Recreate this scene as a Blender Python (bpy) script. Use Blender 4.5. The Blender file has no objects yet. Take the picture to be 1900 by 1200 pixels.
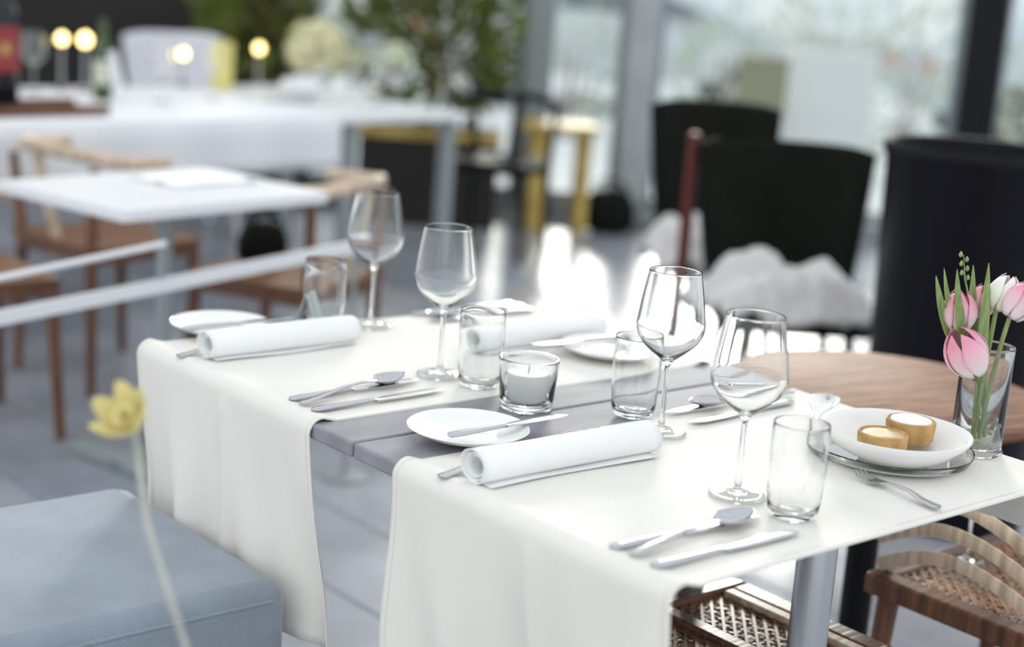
import bpy, bmesh, math, random
from mathutils import Vector, Matrix, noise
R = random.Random(7)
S = bpy.context.scene
COL = S.collection
PI = math.pi

# ------------------------------------------------------------------ camera
F, PITCH, ROLL, CAM = 3009.0, math.radians(12.6355), math.radians(4.2194), Vector((0, 0, 1.395))
fw = Vector((0, math.cos(PITCH), -math.sin(PITCH))); r0 = Vector((1, 0, 0)); u0 = r0.cross(fw)
rt = math.cos(ROLL) * r0 + math.sin(ROLL) * u0
up = -math.sin(ROLL) * r0 + math.cos(ROLL) * u0
cd = bpy.data.cameras.new('camera'); cam = bpy.data.objects.new('camera', cd); COL.objects.link(cam)
m = Matrix((rt, up, -fw)).transposed().to_4x4(); m.translation = CAM
cam.matrix_world = m
cd.sensor_width = 36.0; cd.sensor_fit = 'HORIZONTAL'; cd.lens = F / 1900 * 36
cd.clip_start = 0.05; cd.clip_end = 300
cd.dof.use_dof = True; cd.dof.focus_distance = 2.22; cd.dof.aperture_fstop = 1.8; cd.dof.aperture_blades = 0
S.camera = cam

# ------------------------------------------------------------------ sky, sun, exposure
w = bpy.data.worlds.new('overcast_sky'); S.world = w; w.use_nodes = True
bg = w.node_tree.nodes['Background']; bg.inputs[0].default_value = (0.91, 0.96, 1.0, 1); bg.inputs[1].default_value = 1.0
sl = bpy.data.lights.new('soft_sun', 'SUN'); sun = bpy.data.objects.new('soft_sun', sl); COL.objects.link(sun)
sl.energy = 2.6; sl.angle = math.radians(12); sl.color = (1.0, 0.955, 0.87)
sun.rotation_euler = Vector((-0.09, -1.0, -0.255)).to_track_quat('-Z', 'Y').to_euler()
V = S.view_settings; V.view_transform = 'Standard'; V.look = 'None'; V.gamma = 1; V.use_curve_mapping = False
V.exposure = 0.28

# ------------------------------------------------------------------ pixel helpers and table frame
def ray(x, y): return fw + (x - 950) / F * rt - (y - 600) / F * up
def pz(x, y, z):
    d = ray(x, y); return CAM + d * ((z - CAM.z) / d.z)
def py(x, y, Y):
    d = ray(x, y); return CAM + d * (Y / d.y)
O = Vector((-0.1351, 2.0037, 0)); TH = math.radians(41.18)
bv = Vector((math.cos(TH), math.sin(TH), 0)); av = Vector((-bv.y, bv.x, 0))
TOP = 0.75
def W(s, t, z=TOP): return O + av * s + bv * t + Vector((0, 0, z))

# ------------------------------------------------------------------ materials
MATS = {}
def mat(name, col, rough=0.5, metal=0.0, var=0.0, scale=20.0, bump=0.0, bscale=60.0, stretch=None, col2=None,
        emit=None, sheen=0.0, trans=0.0, ior=1.45, sub=0.0, spec=0.5):
    if name in MATS: return MATS[name]
    M = bpy.data.materials.new(name); M.use_nodes = True; N = M.node_tree.nodes; L = M.node_tree.links
    b = N['Principled BSDF']
    b.inputs['Base Color'].default_value = (*col, 1); b.inputs['Roughness'].default_value = rough
    b.inputs['Metallic'].default_value = metal; b.inputs['IOR'].default_value = ior
    b.inputs['Specular IOR Level'].default_value = spec
    b.inputs['Transmission Weight'].default_value = trans; b.inputs['Sheen Weight'].default_value = sheen
    if sub: b.inputs['Subsurface Weight'].default_value = sub; b.inputs['Subsurface Radius'].default_value = (0.02, 0.02, 0.02)
    if emit:
        b.inputs['Emission Color'].default_value = (*emit[0], 1); b.inputs['Emission Strength'].default_value = emit[1]
    if var or bump:
        tc = N.new('ShaderNodeTexCoord'); mp = N.new('ShaderNodeMapping'); L.new(tc.outputs['Object'], mp.inputs[0])
        if stretch: mp.inputs['Scale'].default_value = stretch
    if var:
        nz = N.new('ShaderNodeTexNoise'); nz.inputs['Scale'].default_value = scale; nz.inputs['Detail'].default_value = 5
        L.new(mp.outputs[0], nz.inputs['Vector'])
        rp = N.new('ShaderNodeValToRGB'); c2 = col2 or tuple(max(0, c * (1 - var)) for c in col)
        rp.color_ramp.elements[0].color = (*c2, 1); rp.color_ramp.elements[1].color = (*[min(1, c * (1 + var * 0.4)) for c in col], 1)
        rp.color_ramp.elements[0].position = 0.35; rp.color_ramp.elements[1].position = 0.65
        L.new(nz.outputs['Fac'], rp.inputs[0]); L.new(rp.outputs[0], b.inputs['Base Color'])
    if bump:
        n2 = N.new('ShaderNodeTexNoise'); n2.inputs['Scale'].default_value = bscale; n2.inputs['Detail'].default_value = 3
        L.new(mp.outputs[0], n2.inputs['Vector'])
        bp = N.new('ShaderNodeBump'); bp.inputs['Strength'].default_value = bump; bp.inputs['Distance'].default_value = 0.004
        L.new(n2.outputs['Fac'], bp.inputs['Height']); L.new(bp.outputs[0], b.inputs['Normal'])
    MATS[name] = M; return M

def weave_mat(name, c1, c2, scale=60, ang=0.6, rough=0.6):
    M = bpy.data.materials.new(name); M.use_nodes = True; N = M.node_tree.nodes; L = M.node_tree.links; b = N['Principled BSDF']
    tc = N.new('ShaderNodeTexCoord'); outs = []
    for k in (0, 1):
        mp = N.new('ShaderNodeMapping'); mp.inputs['Rotation'].default_value = (0, 0, ang + k * PI / 2); L.new(tc.outputs['Object'], mp.inputs[0])
        wv = N.new('ShaderNodeTexWave'); wv.inputs['Scale'].default_value = scale; wv.inputs['Distortion'].default_value = 1.2
        L.new(mp.outputs[0], wv.inputs['Vector']); outs.append(wv.outputs['Fac'])
    mx = N.new('ShaderNodeMath'); mx.operation = 'MULTIPLY'; L.new(outs[0], mx.inputs[0]); L.new(outs[1], mx.inputs[1])
    rp = N.new('ShaderNodeValToRGB'); rp.color_ramp.elements[0].color = (*c2, 1); rp.color_ramp.elements[1].color = (*c1, 1)
    rp.color_ramp.elements[0].position = .1; rp.color_ramp.elements[1].position = .5
    L.new(mx.outputs[0], rp.inputs[0]); L.new(rp.outputs[0], b.inputs['Base Color']); b.inputs['Roughness'].default_value = rough
    bp = N.new('ShaderNodeBump'); bp.inputs['Strength'].default_value = .5; bp.inputs['Distance'].default_value = .005
    L.new(mx.outputs[0], bp.inputs['Height']); L.new(bp.outputs[0], b.inputs['Normal'])
    return M

def wood_mat(name, c1, c2, rough=0.4, stretch=(1, 14, 1)):
    return mat(name, c1, rough, var=1.0, scale=5, stretch=stretch, col2=c2, bump=0.15, bscale=8)

def glass_mat(name, tint=(1, 1, 1), ior=1.46):
    M = bpy.data.materials.new(name); M.use_nodes = True; N = M.node_tree.nodes; L = M.node_tree.links
    N.remove(N['Principled BSDF']); g = N.new('ShaderNodeBsdfGlass'); g.inputs['Color'].default_value = (*tint, 1)
    g.inputs['Roughness'].default_value = 0.0; g.inputs['IOR'].default_value = ior
    L.new(g.outputs[0], N['Material Output'].inputs[0]); return M

def pane_mat(name, tint=(0.97, 0.99, 0.985)):
    M = bpy.data.materials.new(name); M.use_nodes = True; N = M.node_tree.nodes; L = M.node_tree.links
    N.remove(N['Principled BSDF']); t = N.new('ShaderNodeBsdfTransparent'); t.inputs[0].default_value = (*tint, 1)
    g = N.new('ShaderNodeBsdfGlossy'); g.inputs['Roughness'].default_value = 0.0
    fr = N.new('ShaderNodeFresnel'); fr.inputs[0].default_value = 1.45; mx = N.new('ShaderNodeMixShader')
    L.new(fr.outputs[0], mx.inputs[0]); L.new(t.outputs[0], mx.inputs[1]); L.new(g.outputs[0], mx.inputs[2])
    L.new(mx.outputs[0], N['Material Output'].inputs[0]); return M

LINEN = mat('cream_linen', (0.815, 0.785, 0.725), 0.85, var=0.03, scale=6, bump=0.12, bscale=700, sheen=0.2)
NAPK = mat('white_napkin_cotton', (0.9, 0.9, 0.9), 0.85, bump=0.15, bscale=500, sheen=0.2)
PORC = mat('white_porcelain', (0.88, 0.875, 0.86), 0.12)
STEEL = mat('polished_steel', (0.5, 0.5, 0.52), 0.14, 1.0)
BRUSH = mat('brushed_steel', (0.55, 0.56, 0.58), 0.3, 1.0)
GLASS = glass_mat('clear_crystal', (0.995, 1, 0.998))
THICK = glass_mat('thick_votive_glass', (0.992, 0.998, 0.997))
PANE = pane_mat('window_glass')
WAX = mat('white_wax', (0.95, 0.945, 0.93), 0.5)
WICK = mat('charred_wick', (0.03, 0.025, 0.02), 0.9)
LACQ = mat('grey_table_lacquer', (0.30, 0.295, 0.325), 0.62, spec=.1, var=0.12, scale=3, stretch=(1, 8, 1))
UPH = mat('slate_blue_upholstery', (0.25, 0.29, 0.345), 0.75, var=0.12, scale=9, bump=0.3, bscale=260, sheen=0.3)
WALNUT = wood_mat('walnut_wood', (0.16, 0.07, 0.036), (0.085, 0.035, 0.02), 0.35)
ROUNDW = wood_mat('reddish_brown_wood', (0.24, 0.125, 0.08), (0.14, 0.066, 0.04), 0.65, (2, 16, 1)); ROUNDW.node_tree.nodes["Principled BSDF"].inputs["Specular IOR Level"].default_value = 0.15
BENT = wood_mat('pale_bent_beech', (0.62, 0.49, 0.37), (0.5, 0.38, 0.27), 0.45)
CANE = weave_mat('brown_woven_cane', (0.36, 0.17, 0.07), (0.07, 0.028, 0.015), 28)
SEATW = weave_mat('tan_woven_seat', (0.33, 0.15, 0.06), (0.13, 0.05, 0.02), 40)
BLACKU = mat('black_leather', (0.008, 0.009, 0.007), 0.5, var=0.2, scale=8, bump=0.2, bscale=120, spec=.08)
BLACKM = mat('black_metal', (0.008, 0.009, 0.01), 0.55, spec=.2)
PLANT_B = mat('black_planter_glaze', (0.005, 0.0045, 0.008), 0.4, spec=.22, bump=0.06, bscale=25)
FUR = mat('pale_sheepskin', (0.68, 0.66, 0.65), 0.95, var=0.12, scale=20, bump=1.0, bscale=150, sheen=0.5)
WHITEP = mat('white_paint', (0.82, 0.83, 0.85), 0.35)
WHITEC = mat('white_tablecloth_cotton', (0.82, 0.83, 0.86), 0.85, bump=0.1, bscale=300)
WHITEU = mat('white_upholstery', (0.74, 0.74, 0.8), 0.85, bump=0.2, bscale=200)
GREYM = mat('grey_green_metal', (0.3, 0.34, 0.345), 0.45)
CONC = mat('pale_concrete', (0.42, 0.45, 0.46), 0.6, var=0.1, scale=5)
LEAF = mat('olive_leaf', (0.16, 0.19, 0.035), 0.5, var=0.5, scale=9)
LEAF2 = mat('grey_green_leaf', (0.58, 0.63, 0.53), 0.6, var=0.25, scale=4)
TLEAF = mat('tulip_green', (0.27, 0.36, 0.13), 0.45, var=0.25, scale=30, stretch=(6, 6, 1))
OCHRE = wood_mat('ochre_wood', (0.5, 0.36, 0.1), (0.36, 0.24, 0.06), 0.5)
YELLOW = mat('yellow_petal', (0.78, 0.68, 0.3), 0.6, var=0.15, scale=20, sub=0.2)
YWAX = mat('yellow_wax', (0.75, 0.66, 0.22), 0.4, sub=0.3)
PASTRY = mat('golden_shortcrust', (0.56, 0.34, 0.13), 0.7, var=0.35, scale=30, bump=0.4, bscale=120)
ICING = mat('white_icing', (0.9, 0.87, 0.82), 0.35)
PALEB = mat('pale_blue_card', (0.55, 0.61, 0.63), 0.6)
STEMP = mat('pale_stem', (0.5, 0.5, 0.44), 0.6, var=0.2)
CREAMF = mat('cream_bloom', (0.7, 0.66, 0.45), 0.7, var=0.35, scale=14, col2=(0.5, 0.48, 0.24))
PALEG = mat('pale_green_bloom', (0.72, 0.76, 0.52), 0.7, var=0.25, scale=14)
SOIL = mat('dark_soil', (0.03, 0.02, 0.015), 0.95)
DARKW = mat('dark_brown_wall', (0.02, 0.017, 0.014), 0.7, var=0.4, scale=1.5)

# ------------------------------------------------------------------ mesh building
class MB:
    def __init__(s): s.v = []; s.f = []; s.m = []
    def add(s, vs, fs, mi=0):
        o = len(s.v); s.v += [tuple(v) for v in vs]; s.f += [tuple(i + o for i in f) for f in fs]; s.m += [mi] * len(fs); return s
    def box(s, c, d, rz=0, mtx=None, mi=0):
        x, y, z = d[0] / 2, d[1] / 2, d[2] / 2
        vs = [Vector((i * x, j * y, k * z)) for k in (-1, 1) for j in (-1, 1) for i in (-1, 1)]
        q = mtx or Matrix.Rotation(rz, 3, 'Z')
        vs = [q @ v + Vector(c) for v in vs]
        return s.add(vs, [(0, 2, 3, 1), (4, 5, 7, 6), (0, 1, 5, 4), (2, 6, 7, 3), (0, 4, 6, 2), (1, 3, 7, 5)], mi)
    def lathe(s, prof, n=32, c=(0, 0, 0), cap=False, mi=0):
        vs = []; fs = []
        for r, z in prof:
            for k in range(n):
                a = 2 * PI * k / n; vs.append((c[0] + r * math.cos(a), c[1] + r * math.sin(a), c[2] + z))
        for i in range(len(prof) - 1):
            for k in range(n):
                k2 = (k + 1) % n; fs.append((i * n + k, i * n + k2, (i + 1) * n + k2, (i + 1) * n + k))
        if cap:
            fs.append(tuple(range(n - 1, -1, -1))); fs.append(tuple((len(prof) - 1) * n + k for k in range(n)))
        return s.add(vs, fs, mi)
    def loft(s, path, rad, n=8, flat=None, up_=(0, 0, 1), cap=True, mi=0):
        """tube along path; rad list; flat = list of (half width, half height)"""
        path = [Vector(p) for p in path]; vs = []; fs = []; L = len(path); prevx = None
        for i, p in enumerate(path):
            t = (path[min(i + 1, L - 1)] - path[max(i - 1, 0)]).normalized()
            u_ = Vector(up_)
            if abs(t.dot(u_)) > 0.97: u_ = Vector((0, 1, 0)) if abs(t.y) < .9 else Vector((1, 0, 0))
            x = t.cross(u_).normalized()
            if prevx is not None and x.dot(prevx) < 0: x = -x
            prevx = x
            y = x.cross(t).normalized()
            if flat: wx, wy = flat[i] if isinstance(flat, list) else flat
            else: wx = wy = rad[i] if isinstance(rad, (list, tuple)) else rad
            for k in range(n):
                a = 2 * PI * (k + .5) / n; vs.append(p + x * wx * math.cos(a) + y * wy * math.sin(a))
        for i in range(L - 1):
            for k in range(n):
                k2 = (k + 1) % n; fs.append((i * n + k, i * n + k2, (i + 1) * n + k2, (i + 1) * n + k))
        if cap: fs.append(tuple(range(n - 1, -1, -1))); fs.append(tuple((L - 1) * n + k for k in range(n)))
        return s.add(vs, fs, mi)
    def grid(s, fn, nu, nv, mi=0, closeu=False):
        vs = [fn(i / nu, j / nv) for j in range(nv + 1) for i in range(nu + 1)]
        fs = [(j * (nu + 1) + i, j * (nu + 1) + i + 1, (j + 1) * (nu + 1) + i + 1, (j + 1) * (nu + 1) + i) for j in range(nv) for i in range(nu)]
        return s.add(vs, fs, mi)
    def mesh(s, name, mats, smooth=True, angle=40):
        me = bpy.data.meshes.new(name); me.from_pydata(s.v, [], s.f)
        for mm in (mats if isinstance(mats, (list, tuple)) else [mats]): me.materials.append(mm)
        if len(set(s.m)) > 1: me.polygons.foreach_set('material_index', s.m)
        bm = bmesh.new(); bm.from_mesh(me); bmesh.ops.remove_doubles(bm, verts=bm.verts[:], dist=1e-6)
        bmesh.ops.dissolve_degenerate(bm, dist=1e-7, edges=bm.edges[:]); bmesh.ops.recalc_face_normals(bm, faces=bm.faces[:])
        for e in bm.edges:
            if smooth and len(e.link_faces) == 2: e.smooth = e.calc_face_angle(0) < math.radians(angle)
        for f in bm.faces: f.smooth = smooth
        bm.to_mesh(me); bm.free(); me.update(); return me
    def build(s, name, mats, parent=None, smooth=True, bevel=0, solid=0, sub=0, angle=40):
        o = link(name, s.mesh(name, mats, smooth, angle), parent)
        if solid:
            d = o.modifiers.new('solidify', 'SOLIDIFY'); d.thickness = solid; d.offset = 0
        if bevel:
            d = o.modifiers.new('bevel', 'BEVEL'); d.width = bevel; d.segments = 3; d.limit_method = 'ANGLE'; d.angle_limit = math.radians(35)
        if sub:
            d = o.modifiers.new('subsurf', 'SUBSURF'); d.levels = sub; d.render_levels = sub
        return o
def link(name, me, parent=None):
    o = bpy.data.objects.new(name, me); COL.objects.link(o)
    if parent: o.parent = parent
    return o
def tag(o, label=None, cat=None, group=None, kind=None):
    if label: o['label'] = label
    if cat: o['category'] = cat
    if group: o['group'] = group
    if kind: o['kind'] = kind
    return o
def thing(name, label, cat, loc=(0, 0, 0), rz=0, group=None):
    o = bpy.data.objects.new(name, None); COL.objects.link(o); o.empty_display_size = .05
    o.location = loc; o.rotation_euler = (0, 0, rz); return tag(o, label, cat, group)
def dup(root, loc, rz, label, group=None):
    r = root.copy(); COL.objects.link(r); r.location = loc; r.rotation_euler = (0, 0, rz); r['label'] = label
    if group: r['group'] = group
    for ch in list(root.children):
        c = ch.copy(); COL.objects.link(c); c.parent = r
        for g in list(ch.children):
            d = g.copy(); COL.objects.link(d); d.parent = c
    return r
def struct(o): o['kind'] = 'structure'; return o
def smoothstep(x): x = max(0, min(1, x)); return x * x * (3 - 2 * x)

# ================================================================== THE SETTING
WALLY = 9.1
# floor base with a joint-coloured bed, slate slabs as pieces
SLATE = [mat('slate_slab_%s' % n, c, 0.27, var=0.2, scale=3.5, bump=0.03, bscale=12) for n, c in
         (('blue', (0.31, 0.335, 0.39)), ('grey', (0.36, 0.375, 0.415)), ('mauve', (0.41, 0.40, 0.43)))]
JOINT = mat('dark_floor_joint', (0.09, 0.1, 0.125), 0.6)
fl = MB().box((0, 4.6, -0.035), (11, 9.2, 0.03)).build('floor', JOINT, smooth=False); struct(fl)
TS, TT = 0.9, 0.3
tm = []
for k in range(3):
    me = MB().box((0, 0, -0.01), (TT - .006, TS - .006, .02)).mesh('floor_tile', SLATE[k], False)
    bm = bmesh.new(); bm.from_mesh(me)
    bmesh.ops.bevel(bm, geom=[e for e in bm.edges if all(v.co.z > -.001 for v in e.verts)], offset=.003, segments=1, affect='EDGES'); bm.to_mesh(me); bm.free()
    tm.append(me)
def seen(p, mx, my):
    d = Vector(p) - CAM; z = d.dot(fw)
    if z < .6: return False
    x = 950 + F * d.dot(rt) / z; y = 600 - F * d.dot(up) / z
    return -mx < x < 1900 + mx and -my < y < 1200 + my
cnt = 0; rest = MB()
for j in range(-30, 45):
    for i in range(-6, 14):
        s = (i + (0.5 if j % 2 else 0)) * TS; t = -.0 + j * TT
        p = W(s, t, 0)
        if p.y > WALLY - .3 or abs(p.x) > 5.2 or p.y < .4: continue
        k = R.choice((0, 0, 1, 1, 2)) if p.x < .3 else R.choice((1, 2, 2))  # paler slab mix on the right puts window glare into the floor colour
        if p.y < 7.2 and seen(p, 420, 300) and cnt < 300:
            o = link('floor_tile', tm[k], fl); o.location = p; o.rotation_euler = (0, 0, TH); cnt += 1
        else:
            rest.box((p.x, p.y, -.01), (TT - .006, TS - .006, .02), TH)
o = rest.build('floor_tile_field', SLATE[1], fl, smooth=False); o['kind'] = 'stuff'

# dark back wall on the left, glazed wall to its right
wb = MB().box((-3.3, WALLY, 1.5), (3.9, .2, 3.0)).build('wall_back', DARKW, smooth=False); struct(wb)
sill = MB().box((1.95, WALLY, .05), (6.6, .18, .1)).build('trim_1', GREYM, smooth=False, bevel=.01); struct(sill)
head = MB().box((1.95, WALLY, 2.95), (6.6, .14, .1)).build('trim_2', GREYM, smooth=False, bevel=.01); struct(head)
mull = [(-1.3, .1, GREYM), (0.02, .12, GREYM), (0.6, .17, CONC), (2.47, .2, BLACKM), (5.2, .1, GREYM)]
for n, (x, wd, mm) in enumerate(mull):
    o = MB().box((x, WALLY - .02, 1.5), (wd, .2, 2.8)).build('trim_%d' % (n + 3), mm, smooth=False, bevel=.012); struct(o)
for n in range(len(mull) - 1):
    x0 = mull[n][0] + mull[n][1] / 2; x1 = mull[n + 1][0] - mull[n + 1][1] / 2
    g = bpy.data.objects.new('window_%d' % (n + 1), None); COL.objects.link(g); struct(g); g.location = ((x0 + x1) / 2, WALLY, 1.5)
    fr = MB()
    for zz in (-1.38, 1.38): fr.box((0, 0, zz), (x1 - x0, .06, .05))
    for xx in (-(x1 - x0) / 2 + .02, (x1 - x0) / 2 - .02): fr.box((xx, 0, 0), (.04, .06, 2.8))
    fr.build('window_frame', GREYM, g, smooth=False)
    MB().box((0, 0, 0), (x1 - x0 - .06, .012, 2.72)).build('pane', PANE, g, smooth=False)

# outside
PAVE = mat('pale_paving', (0.86, 0.87, 0.87), 0.6, var=0.06, scale=1.2)
pv = MB().box((3, 30, -.05), (60, 41.6, .06)).build('pavement', PAVE, smooth=False); struct(pv)
# ================================================================== THE TWO TABLES
def restaurant_table(s0, s1, label):
    t = thing('restaurant_table', label, 'table', W((s0 + s1) / 2, .4, 0), TH, 'grey restaurant tables pushed together')
    L = s1 - s0 - .004
    MB().box((0, 0, TOP - .011), (.8, L, .022)).build('tabletop', LACQ, t, smooth=False, bevel=.004)
    MB().box((0, 0, TOP - .031), (.62, L - .2, .018)).build('under_frame', LACQ, t, smooth=False, bevel=.003)
    for y in (-(L / 2 - .065), L / 2 - .065):
        xo = 0 if s0 < 0 and y < 0 else .22
        MB().loft([(xo, y, .03), (xo, y, .715)], .026, 20).build('column', BRUSH, t)
        MB().box((0, y, .016), (.6, .06, .032)).build('foot_bar', BRUSH, t, smooth=False, bevel=.008)
        MB().box((0, y, .704), (.6, .05, .014)).build('top_bar', BRUSH, t, smooth=False, bevel=.004)
    return t
restaurant_table(-.445, .1, 'grey-topped restaurant table under the nearer cream runner')
restaurant_table(.1, .645, 'grey-topped restaurant table under the farther cream runner')

# ================================================================== RUNNERS
def runner(s0, s1, label, seed):
    t = thing('table_runner', label, 'table runner', W(s0, 0, TOP), TH, 'cream linen runners across the tables')
    wd = s1 - s0; hang = .335; rr = .022
    # path along x (t): down the left side, over the top, down the right side
    pts = []
    n = 22
    for i in range(n): pts.append(('L', hang - (hang - rr) * i / n))
    for i in range(7): pts.append(('LA', i / 6 * PI / 2))
    for i in range(1, 40): pts.append(('T', i / 40))
    for i in range(7): pts.append(('RA', i / 6 * PI / 2))
    for i in range(1, n + 1): pts.append(('R', rr + (.10 - rr) * i / n))
    NV = 60
    def fn(u, v):
        k, q = pts[min(int(round(u * (len(pts) - 1))), len(pts) - 1)]
        y = v * wd; e = .0035; z = 0
        c1 = math.exp(-((v - .47) / .012) ** 2); wob = noise.noise((v * 5, seed, q if k != 'T' else q * 3))
        if k in 'LR':
            sg = -1 if k == 'L' else 1; d = q
            fall = smoothstep((d - .02) / .25)
            off = fall * (.013 * math.sin(v * 7 + seed) + .011 * math.sin(v * 15 + seed * 2.1 + d * 5) + .008 * wob + .004 * math.sin(v * 34 + seed * 3 + d * 12) + .004 * noise.noise((v * 14, d * 6, seed + 3)))
            off += (math.exp(-((v - .45) / .03) ** 2) * .012 + c1 * .006) * (0.35 + fall) - .004 * fall + .010 * fall * (abs(v - .5) * 2) ** 4
            y += fall * (.010 * (v - .5) * 2 + .006 * math.sin(d * 9 + seed)) - .115 * max(0, d - .02)
            x = (-e - .002 - off) if sg < 0 else (.8 + e + .002 + off); z = -d + .006
        elif k == 'LA': x = rr - e - .002 - rr * math.cos(q); z = -rr + rr * math.sin(q) + .006
        elif k == 'RA': x = .8 - rr + e + .002 + rr * math.sin(q); z = -rr + rr * math.cos(q) + .006
        else:
            x = rr + q * (.8 - 2 * rr); z = .0022 + .0007 * noise.noise((x * 5, y * 7, seed)) + .0008 * c1 - .0035 * max(0, (abs(v - .5) - .455) / .045) ** 2 + max(0, .004 - min(x, .8 - x) * .1)
        if k == 'LA' or k == 'RA': x += 0
        return Vector((x, y, z))
    MB().grid(fn, len(pts) - 1, NV).build('cloth', LINEN, t, solid=.0016, angle=80)
    # stitched hems along the two long edges, a hair proud of the cloth
    for v0, v1 in ((.0, .02), (.98, 1.0)):
        MB().grid(lambda u, v: fn(u, v0 + (v1 - v0) * v) + Vector((0, 0, .0004)), len(pts) - 1, 1).build('hem', LINEN, t, solid=.0024, angle=80)
    return t
runner(-.5, 0, 'cream linen runner nearest the camera, under the rolled napkin and two front glasses', 1.3)
runner(.195, .695, 'cream linen runner farther back, hanging behind the slate-blue stool', 4.1)
CZ = TOP + .0042   # top of cloth

# ================================================================== CUTLERY (local +x towards the tip, origin at handle end)
def knife_parts(L=.24):
    h = L * .46
    a = MB().loft([(x, 0, .004) for x in (0, .004, .02, h * .6, h * .9, h)], 0, 10,
                  flat=[(.003, .0015), (.0075, .0032), (.0085, .0036), (.0065, .0034), (.0052, .0032), (.005, .003)])
    bl = [(h, .005, .0026), (h + .008, .0075, .0014), (h + .03, .0095, .001), (L * .75, .0105, .0009), (L * .9, .0095, .0008), (L * .97, .006, .0007), (L, .0008, .0005)]
    b = MB().loft([(x, (w_ - .0095) * .4, .0036) for x, w_, _ in bl], 0, 10, flat=[(w_, t_) for _, w_, t_ in bl])
    return a, b
def spoon_parts(L=.225):
    h = L * .68
    a = MB().loft([(0, 0, .006), (.004, 0, .006), (.03, 0, .007), (h * .6, 0, .012), (h * .85, 0, .012), (h + .006, 0, .0085)], 0, 10,
                  flat=[(.003, .0012), (.0085, .0018), (.0075, .002), (.0038, .002), (.003, .0019), (.0045, .0014)])
    bw = MB(); ln = L - h
    def sp(u, v):
        x = h + ln * u; hw = .0205 * math.sin(PI * min(1, u ** .8)) ** .62 if 0 < u < 1 else .0008
        q = (v - .5) * 2; dep = .0105 * math.sin(PI * u) ** .8 if 0 < u < 1 else 0
        return Vector((x, q * hw, .0105 - dep * (1 - q * q)))
    bw.grid(sp, 18, 12)
    return a, bw
def fork_parts(L=.2):
    h = L * .62
    a = MB().loft([(0, 0, .004), (.004, 0, .004), (.03, 0, .005), (h * .6, 0, .010), (h, 0, .0085)], 0, 10,
                  flat=[(.003, .0012), (.0085, .0018), (.0075, .002), (.0036, .002), (.003, .0016)])
    b = MB(); b.loft([(h, 0, .0085), (h + .008, 0, .0065), (h + .018, 0, .0045), (h + .028, 0, .0042)], 0, 8, flat=[(.003, .0014), (.009, .0012), (.0122, .0011), (.0122, .001)])
    for k in range(4):
        y = -.0099 + .0066 * k
        b.loft([(h + .026, y, .0042), (h + .045, y, .0052), (L - .006, y, .0088), (L, y, .0106)], 0, 6, flat=[(.0019, .001), (.0017, .001), (.0014, .0009), (.0005, .0005)])
    return a, b
PM = {}
def cutlery(kind, s0, t0, s1, t1, label, z=CZ, L=None, tilt=0):
    p0, p1 = W(s0, t0, z), W(s1, t1, z); d = p1 - p0
    key = (kind, round(L, 3) if L else 0)
    if key not in PM:
        fnc = {'knife': knife_parts, 'spoon': spoon_parts, 'fork': fork_parts}[kind]
        a, b = fnc(L) if L else fnc()
        nm = {'knife': 'blade', 'spoon': 'bowl', 'fork': 'tines'}[kind]
        PM[key] = (a.mesh('handle', STEEL, True, 60), nm, b.mesh(nm, STEEL, True, 60))
    t = thing({'knife': 'table_knife', 'spoon': 'spoon', 'fork': 'fork'}[kind], label, kind, p0, math.atan2(d.y, d.x), 'stainless cutlery on the runners')
    t.rotation_euler = (0, -tilt, math.atan2(d.y, d.x))
    link('handle', PM[key][0], t); hd = link(PM[key][1], PM[key][2], t)
    if kind == 'spoon':
        q = hd.modifiers.new('solidify', 'SOLIDIFY'); q.thickness = .0012
    return t
# near runner, stool side
cutlery('knife', -.381, .018, -.390, .258, 'steel knife closest to the rolled napkin beside the front spoon')
cutlery('spoon', -.412, .02, -.392, .248, 'steel spoon lying between the two front knives', tilt=.024)
cutlery('knife', -.447, .018, -.452, .262, 'steel knife at the very front edge of the nearer runner')
cutlery('fork', -.090, .0, -.020, .334, 'steel fork half hidden behind the nearer rolled napkin', L=.345 * .98)
# far runner, stool side
cutlery('knife', .293, .024, .306, .268, 'steel knife behind the spoon on the farther runner, left side')
cutlery('spoon', .262, .022, .312, .246, 'steel spoon lying between two knives on the farther runner', tilt=.024)
cutlery('knife', .232, .022, .243, .262, 'steel knife along the front edge of the farther runner')
cutlery('fork', .575, -.0, .618, .19, 'steel fork peeping out from the farther rolled napkin')
# near runner, far side (handles towards the round table)
cutlery('knife', -.053, .722, -.064, .478, 'steel knife with its tip beside the foot of the middle wine glass')
cutlery('spoon', -.022, .76, -.010, .535, 'steel spoon lying between knives near the round wooden table', tilt=.024)
cutlery('knife', .0, .728, -.010, .482, 'steel knife at the back edge of the nearer runner')
cutlery('fork', -.488, .492, -.345, .510, 'short steel fork with raised tines in front of the pastry bowl', L=.146)
# far runner, far side
cutlery('knife', .62, .77, .62, .53, 'blurred steel knife on the farther runner behind the middle glass, front one')
cutlery('spoon', .65, .77, .65, .55, 'blurred steel spoon at the back of the farther runner')
cutlery('knife', .68, .77, .68, .53, 'blurred steel knife at the far edge of the farther runner')

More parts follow.
